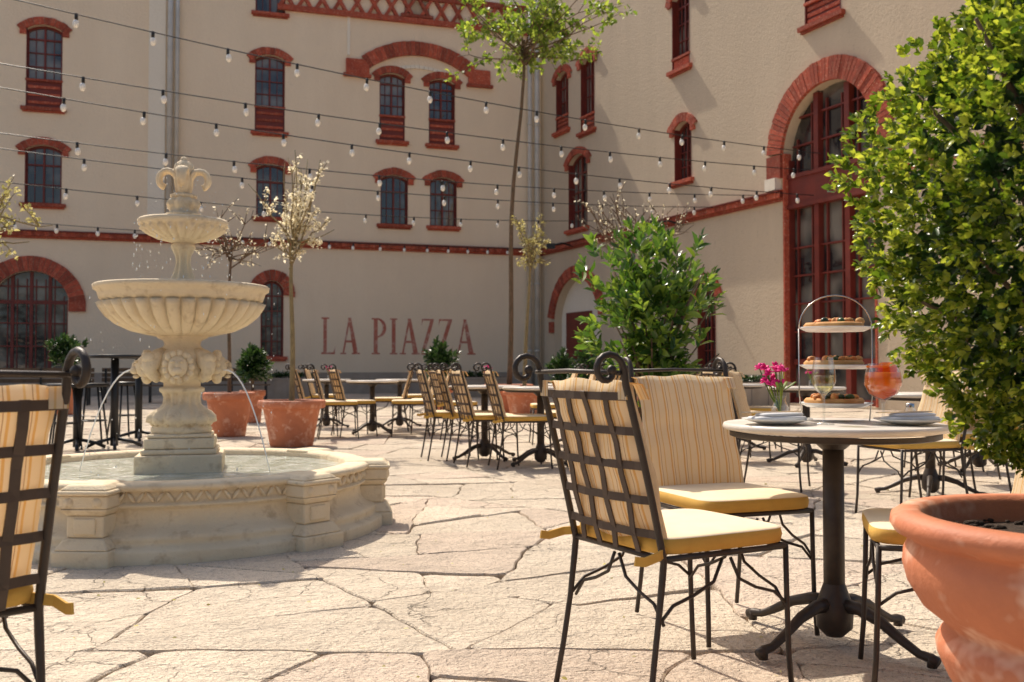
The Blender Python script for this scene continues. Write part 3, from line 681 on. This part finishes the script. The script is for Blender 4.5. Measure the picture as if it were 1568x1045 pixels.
for k in range(18):
    a=rnd.uniform(0,6.28); q=rnd.uniform(.0,.055); c=V((q*math.cos(a)-.02,q*math.sin(a),rnd.uniform(.13,.195))); 
    b.tube([(0,0,.03),c*.6,c],.0018,5,2)
    for j in range(9):
        t=rnd.uniform(0,6.28); ph=rnd.uniform(-.6,1.3); R=Matrix.Rotation(t,3,'Z')@Matrix.Rotation(-ph,3,'Y'); b.blob(c+R@V((.010,0,0)),(.011,.008,.0025),R,1,1,6,5)
for k in range(10):
    a=rnd.uniform(0,6.28); R=Matrix.Rotation(a,3,'Z')@Matrix.Rotation(-.6,3,'Y'); b.blob(R@V((.045,0,0))+V((0,0,.1)),(.03,.008,.002),R,2,1,8,5)
fv=lobj('flower_vase',b,[m_clear,m_pink,m_green],tx-.155,ty+.10)
for px,py in ((500,655),(742,703),(1235,712)):
    p=ground(px,py); place('flower_vase',fv.data,None,(p.x+.05,p.y-.03,tz),rnd.random()*6)
b=B(); b.lathe([(0,0),(.018,0),(.02,.04),(.014,.05),(.014,.062),(0,.064)],n=20,mat=0); b.lathe([(.0145,.05),(.0148,.064),(0,.066)],n=20,mat=1); lobj('salt_shaker',b,[m_clear,m_steel],tx+.3,ty+.08)

# ------------------------------------------------------------------ foliage
def leaves(name,P,D,Ls,Ws,mat,parent=None,seed=0,fold=.18):
    rg=np.random.default_rng(seed); P=np.array(P);D=np.array(D);n=len(P);Ls=np.array(Ls)[:,None];Ws=np.array(Ws)[:,None]
    D/= np.linalg.norm(D,axis=1)[:,None]+1e-9
    N=rg.normal(size=(n,3))*.7+np.array([0,0,1.0]); S=np.cross(D,N); S/=np.linalg.norm(S,axis=1)[:,None]+1e-9; U=np.cross(S,D)
    def q(l,w,h): return P+D*Ls*l+S*Ws*w+U*Ws*h
    vs=np.stack([q(0,0,0),q(.3,-.42,fold),q(.3,0,0),q(.3,.42,fold),q(.68,-.4,fold),q(.7,0,-.05),q(.68,.4,fold),q(1,0,-.2)],1).reshape(-1,3)
    base=np.arange(n)[:,None]*8
    quads=np.concatenate([base+np.array([1,2,5,4]),base+np.array([2,3,6,5])]); tris=np.concatenate([base+np.array(t) for t in ([0,2,1],[0,3,2],[4,5,7],[5,6,7])])
    me=bpy.data.meshes.new(name); nv=len(vs); nl=quads.size+tris.size; nf=len(quads)+len(tris)
    me.vertices.add(nv); me.vertices.foreach_set('co',vs.ravel().astype('f')); me.loops.add(nl); me.polygons.add(nf)
    me.loops.foreach_set('vertex_index',np.concatenate([quads.ravel(),tris.ravel()]).astype('i'))
    st=np.concatenate([np.arange(len(quads))*4,quads.size+np.arange(len(tris))*3]); me.polygons.foreach_set('loop_start',st.astype('i'))
    me.update(calc_edges=True); me.validate(); me.materials.append(mat); me.polygons.foreach_set('use_smooth',[True]*nf)
    return place(name,me,parent)
def cloud(name,c,rad,n,k,L,W,mat,parent,seed,up=.3,shell=(.75,1.05),lump=.12,stem=2.0,profile=None):
    r=random.Random(seed); P=[];D=[];LL=[];WW=[]; c=V(c)
    ph=[r.uniform(0,6.28) for _ in range(6)]
    for i in range(n):
        d=V((r.gauss(0,1),r.gauss(0,1),r.gauss(0,1))).normalized()
        lm=1+lump*(math.sin(5*d.x+ph[0])*math.sin(6*d.y+ph[1])+math.sin(7*d.z+ph[2])*.7+.6*math.sin(11*d.x+ph[3])*math.sin(12*d.z+ph[4]))
        q=r.uniform(*shell)*lm
        p=V((d.x*rad[0],d.y*rad[1],d.z*rad[2]))*q
        if profile: 
            f=profile(p.z/rad[2]); p.x*=f; p.y*=f
        ax=(d+V((r.uniform(-.6,.6),r.uniform(-.6,.6),r.uniform(-.6,.6)))+V((0,0,up))).normalized()
        s1=ax.orthogonal().normalized(); s2=ax.cross(s1)
        for j in range(k):
            a=j*2.4+i; t=j/k; pp=c+p-ax*(L*stem*t*.6); op=.35+.9*t
            dd=ax+ (s1*math.cos(a)+s2*math.sin(a))*op
            P.append(pp);D.append(dd); s=r.uniform(.7,1.15)*(0.65+.35*t if t<.3 else 1); LL.append(L*s);WW.append(W*s)
    return leaves(name,P,D,LL,WW,mat,parent,seed)
potprof=[(.0,0),(.62,0),(.64,.03),(.70,.30),(.78,.60),(.84,.80),(.86,.82),(.97,.83),(1.0,.86),(1.0,.97),(.97,1.0),(.88,1.0),(.86,.96),(.85,.88)]
def pot(name,R,H,parent,loc=(0,0,0)):
    b=B(); b.lathe([(r*R,z*H) for r,z in potprof],c=loc,n=56,mat=0)
    b.lathe([(0,H*.915),(R*.858,H*.90)],c=loc,n=40,mat=1); b.build(name,[m_terra,m_soil],parent)

root=empty('potted_boxwood',(1.27,2.2,0))
b=B(); prof=[(.0,0),(.22,0),(.25,.03),(.26,.08),(.28,.12),(.255,.16),(.26,.2),(.29,.25),(.312,.30),(.315,.325),(.305,.345),(.29,.36),(.30,.375),(.345,.41),(.375,.46),(.385,.50),(.382,.53),(.37,.555),(.378,.565),(.402,.575),(.412,.592),(.408,.610),(.39,.622),(.35,.622),(.337,.605),(.33,.56),(.32,.54)]
b.lathe(prof,n=96,mat=0); b.lathe([(0,.575),(.15,.568),(.333,.558)],n=48,mat=1)
for k in range(160):
    a=rnd.uniform(0,6.28); q=.32*math.sqrt(rnd.random()); s_=rnd.uniform(.005,.016); b.blob((q*math.cos(a),q*math.sin(a),.565),(s_,s_*.8,s_*.6),None,1,.8,7,5)
b.build('terracotta_pot',[m_terra,m_soil],root)
b=B(); b.tube([(0,0,.5),(.02,0,.8),(0,.02,1.2)],[.03,.025,.02],10,0)
for k in range(14):
    a=k*.9; e=V((.35*math.cos(a),.35*math.sin(a),.9+.07*k)); b.tube([(0,0,.65+.03*k),e*.5+V((0,0,.4+.02*k)),e],[.012,.008,.004],6,0)
b.build('stems',[m_barkd],root)
pf=lambda z:(max(.5,1-.45*max(0,z-.15)) if z>-.2 else max(.38,1-.68*(-.2-z)**1.15)) 
cloud('foliage',(0.045,0,1.31),(.54,.52,.72),4800,8,.025,.017,m_box,root,11,up=.5,shell=(.82,1.01),lump=.06,profile=pf)
cloud('inner_foliage',(0.045,0,1.31),(.54,.52,.72),1400,8,.036,.024,m_bush,root,12,up=.2,shell=(.45,.82),lump=.05,profile=pf)  # darker leaf colour paints the shade inside the boxwood crown

root=empty('potted_laurel',(1.13,8.0,0)); pot('terracotta_pot',.36,.52,root)
b=B(); rr=random.Random(2)
for k in range(26):
    a=rr.uniform(0,6.28); q=rr.uniform(.1,.55); e=V((q*math.cos(a),q*math.sin(a),rr.uniform(1.0,1.95)))
    b.tube([(.08*math.cos(a),.08*math.sin(a),.45),V((e.x*.4,e.y*.4,.45+(e.z-.45)*.55)),e],[.014,.01,.005],6,0)
b.build('stems',[m_barkd],root)
cloud('foliage',(0,0,1.37),(.60,.6,.78),310,8,.125,.055,m_laurel,root,21,up=.9,shell=(.35,1.12),lump=.18,profile=lambda z:1 if z>-.1 else 1+.5*z)

def bush(px,py,Y,R,Hc):
    p=at(px,600,Y); root=empty('potted_bush',(p.x,Y,0)); pot('terracotta_pot',R*.8,.55,root)
    bb=B(); bb.tube([(0,0,.45),(0,0,Hc)],.025,6,0); bb.build('stem',[m_barkd],root)
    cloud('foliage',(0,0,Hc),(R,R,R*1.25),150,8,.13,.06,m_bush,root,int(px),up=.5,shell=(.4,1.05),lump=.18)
bush(387,555,17,.27,1.0); bush(674,550,19,.3,1.05); bush(100,530,20,.32,1.25); bush(905,575,17,.4,.8); bush(860,560,22,.3,.9)

def tree(name,base,trunk_h,r0,cc,cr,nb,lpt,L,W,lm,bark,seed,potR=.36,potH=.55,lean=(0,0),subs=4,upb=.3,wob=.02,low=1.6):
    r=random.Random(seed); root=empty(name,base); b=B(); P=[];D=[];LL=[];WW=[]
    n=10; tp=[]
    for i in range(n+1):
        t=i/n; tp.append(V((lean[0]*t+wob*math.sin(t*7+seed)*(t),lean[1]*t+wob*math.cos(t*5+seed)*t,.3*(1-t)*(1 if potR else 0)+trunk_h*t)))
    b.tube(tp,[r0*(1-.5*i/n) for i in range(n+1)],8,0)
    cc=V(cc)
    for i in range(nb):
        d=V((r.gauss(0,1),r.gauss(0,1),r.gauss(0,.8)+upb)).normalized(); q=r.uniform(.6,1.12)
        e=cc+V((d.x*cr[0],d.y*cr[1],d.z*cr[2]))*q; s=tp[-1].lerp(tp[-2],r.uniform(0,low))
        mpt=s.lerp(e,.5)+V((r.uniform(-.15,.15),r.uniform(-.15,.15),-.05))*cr[0]
        pts=[]
        for k in range(7):
            t=k/6; pts.append(s*(1-t)**2+mpt*2*t*(1-t)+e*t*t+V((r.uniform(-1,1),r.uniform(-1,1),r.uniform(-1,1)))*cr[0]*.03)
        b.tube(pts,[r0*.28*(1-t/7)+.003 for t in range(7)],5,0)
        for k in range(subs):
            t=r.uniform(.3,1); s2=pts[min(6,int(t*6))]; dd=(V((r.gauss(0,1),r.gauss(0,1),r.gauss(0,1)+upb*2)).normalized()+(e-s).normalized()*.6).normalized()
            e2=s2+dd*cr[0]*r.uniform(.2,.5); b.tube([s2,s2.lerp(e2,.5)+V((0,0,.02)),e2],[.006,.004,.002],4,0)
            for m in range(lpt):
                tt=r.uniform(.1,1.05); pp=s2.lerp(e2,tt)+V((r.uniform(-1,1),r.uniform(-1,1),r.uniform(-1,1)))*L*.5
                P.append(pp); D.append(dd*.4+V((r.gauss(0,1),r.gauss(0,1),r.gauss(0,1)-.1))); s_=r.uniform(.6,1.2); LL.append(L*s_); WW.append(W*s_)
    b.build('trunk_and_branches',[bark],root); leaves('foliage',P,D,LL,WW,lm,root,seed)
    if potR: pot('terracotta_pot',potR,potH,root)
    return root
def gp(px,Y): 
    p=at(px,600,Y); return (p.x,p.y,0)
tree('potted_tree',gp(447,12.0),2.45,.037,(0,0,2.93),(.62,.62,.60),22,24,.05,.026,m_blos,m_bark,37,.40,.55,upb=.5,subs=3)
tree('potted_tree',gp(351,13.7),2.7,.03,(0.05,0,2.75),(.75,.6,.35),14,6,.04,.022,m_blos,m_barkd,32,.35,.6)
tree('tall_courtyard_tree',gp(779,20),7.6,.06,(0.5,0,8.0),(1.9,1.5,.95),26,24,.13,.08,m_green,m_barkd,33,.5,.6,lean=(.22,0),wob=.12,subs=4,low=.8,upb=.1)
tree('slender_tree',gp(802,19),3.2,.045,(0.12,0,3.3),(.45,.45,.85),16,10,.07,.035,m_ygreen,m_bark,34,.4,.5,lean=(.12,0))
tree('potted_tree',gp(972,13),2.6,.03,(0.0,0,2.85),(.80,.5,.40),22,5,.036,.020,m_blos,m_barkd,35,.35,.55,upb=.5)
tree('courtyard_tree',gp(-75,10),2.6,.05,(0.1,0,2.4),(.80,.7,.45),30,16,.06,.034,m_ygreen,m_bark,36,.4,.55,upb=.1)
rl=random.Random(77); P=[];D=[];LL=[];WW=[]
for k in range(300):
    y=2.2+10*rl.random()**1.3; x=rl.uniform(-.5,.5)*y
    P.append((x,y,.012)); D.append((rl.gauss(0,1),rl.gauss(0,1),.05)); s_=rl.uniform(.010,.024); LL.append(s_); WW.append(s_*.6)
leaves('fallen_leaves',P,D,LL,WW,m_ygreen,None,9,fold=.05)

# ------------------------------------------------------------------ string lights
def string(name,a,c,sag,nb,r=.010,s=1.0):
    b=B(); a=V(a); c=V(c); n=60; P=lambda t:a.lerp(c,t)+V((0,0,-sag*4*t*(1-t)))
    b.tube([P(i/n) for i in range(n+1)],r,5,0)
    for k in range(nb):
        t=(k+.5+rnd.uniform(-.08,.08))/nb; p=P(t); sw=V((rnd.uniform(-.02,.02),0,0))
        b.tube([p+V((0,0,.012)),p+V((0,0,-.09*s))],.026*s,8,0); b.blob(p+sw+V((0,0,-.15*s)),(.05*s,.05*s,.07*s),None,1,1,12,9)
    b.build(name,[m_black,m_bulb])
def wpt(px,py):
    u,z=W2.uz(px,py); return W2.pt(u,z,.12)
string('string_lights',at(-90,-28,14.5),wpt(1262,236),.28,15)
string('string_lights',at(-90,82,15),wpt(1250,262),.22,14)
string('string_lights',at(-90,118,15.5),wpt(1252,300),.25,15)
string('string_lights',at(-90,192,16.5),wpt(1172,300),.28,13)
string('string_lights',at(-90,215,17.5),wpt(1100,318),.3,12)
string('string_lights',at(-90,268,19),wpt(960,338),.3,13)
string('string_lights',at(-90,330,22),W1.pt(LEN-.3,W1.uz(815,382)[1],.15),.15,20)
b=B(); b.tube([(-9.6,15,0),(-9.6,15,7)],.06,10,0); b.tube([(-9.6,15,0),(-9.6,15,.06)],.2,12,0); b.build('string_light_pole',[m_black])

# ------------------------------------------------------------------ bar tables, benches, planters
def bar_table(px,py,h=1.08,r=.3):
    p=ground(px,py); b=B(); b.lathe([(0,h-.04),(r,h-.04),(r+.01,h-.02),(r,h),(0,h)],n=40,mat=0)
    b.tube([(0,0,.03),(0,0,h-.04)],.045,12,0)
    for i in range(4):
        a=i*math.pi/2+.4; b.tube([(0,0,.12),(.2*math.cos(a),.2*math.sin(a),.07),(.3*math.cos(a),.3*math.sin(a),0.02)],.02,8,0)
    b.build('bar_table',[m_black],None,(p.x,p.y,0.01))
bar_table(175,688); bar_table(212,676); bar_table(118,690,.75,.33)
def stool(px,py,deg):
    p=ground(px,py); b=B(); 
    b.lathe([(0,.70),(.17,.70),(.18,.72),(.17,.74),(0,.745)],n=28,mat=0)
    for i in range(4):
        a=i*math.pi/2+.785; b.tube([(.12*math.cos(a),.12*math.sin(a),.7),(.22*math.cos(a),.22*math.sin(a),0)],.012,8,0)
    b.tube([(.17*math.cos(t),.17*math.sin(t),.3) for t in [k*math.pi/8 for k in range(17)]],.008,6,0)
    b.build('bar_stool',[m_black],None,(p.x,p.y,.01),math.radians(deg))
stool(140,684,10); stool(100,690,30); stool(190,672,50)
def bench(px,Y,L):
    p=at(px,600,Y); b=B()
    for k in range(5): b.box((0,-.2+.1*k,.45),(L,.085,.03),None,0)
    for k in range(3): b.box((0,.27+.02*k,.6+.13*k),(L,.02,.1),None,0)
    for sx in (-L/2+.1,0,L/2-.1):
        b.box((sx,-.2,.22),(.05,.05,.43),None,1); b.box((sx,.25,.45),(.05,.05,.9),None,1)
    b.build('park_bench',[m_barkd,m_black],None,(p.x,p.y,0.01),math.radians(17))
bench(60,24,2.4); bench(230,26,2.4); bench(355,27,2.0)
def planter(px,Y,L):
    p=at(px,600,Y); root=empty('planter_box',(p.x,p.y,0),math.radians(17.5)); b=B()
    b.box((0,0,.3),(L,.5,.56),None,0); b.box((0,0,.60),(L+.06,.56,.05),None,0); b.box((0,0,.63),(L-.1,.4,.01),None,1)
    for k in range(int(L/.4)+1): b.box((-L/2+.4*k,-.26,.3),(.04,.03,.52),None,0)
    b.build('box',[m_plinth,m_soil],root); cloud('foliage',(0,0,.70),(L*.48,.25,.12),130,7,.09,.045,m_bush,root,int(px)+5,shell=(.3,1.0))
planter(440,29,2.4); planter(720,31,2.4); planter(940,27,2.5); planter(1120,21,2.5)

# ------------------------------------------------------------------ light, camera
w=bpy.data.worlds.new('World'); scene.world=w; w.use_nodes=True; nt=w.node_tree
sky=nt.nodes.new('ShaderNodeTexSky'); sky.sky_type='NISHITA'; sky.sun_disc=False
sky.dust_density=4; sky.ozone_density=.3; sky.air_density=1.0
EL=math.radians(51); AZ=math.radians(-31)
sky.sun_elevation=EL; sky.sun_rotation=AZ%(2*math.pi); nt.links.new(sky.outputs[0],nt.nodes['Background'].inputs[0]); nt.nodes['Background'].inputs[1].default_value=.15
sd=V((math.sin(AZ)*math.cos(EL),math.cos(AZ)*math.cos(EL),math.sin(EL)))
sl=bpy.data.lights.new('sun','SUN'); sl.energy=5; sl.angle=math.radians(.5); sl.color=(1,.91,.78)
so=bpy.data.objects.new('sun',sl); scene.collection.objects.link(so); so.rotation_euler=sd.to_track_quat('Z','Y').to_euler(); so.location=(0,0,20)
cam=bpy.data.cameras.new('camera'); co=bpy.data.objects.new('camera',cam); scene.collection.objects.link(co)
co.location=(0,0,CAMZ); co.rotation_euler=(math.pi/2+PITCH,0,0); cam.sensor_width=36; cam.lens=35; cam.clip_end=1000; cam.clip_start=.05
cam.dof.use_dof=True; cam.dof.focus_distance=3.6; cam.dof.aperture_fstop=5.6
scene.camera=co
scene.view_settings.view_transform='Standard'; scene.view_settings.look='None'; scene.view_settings.exposure=0
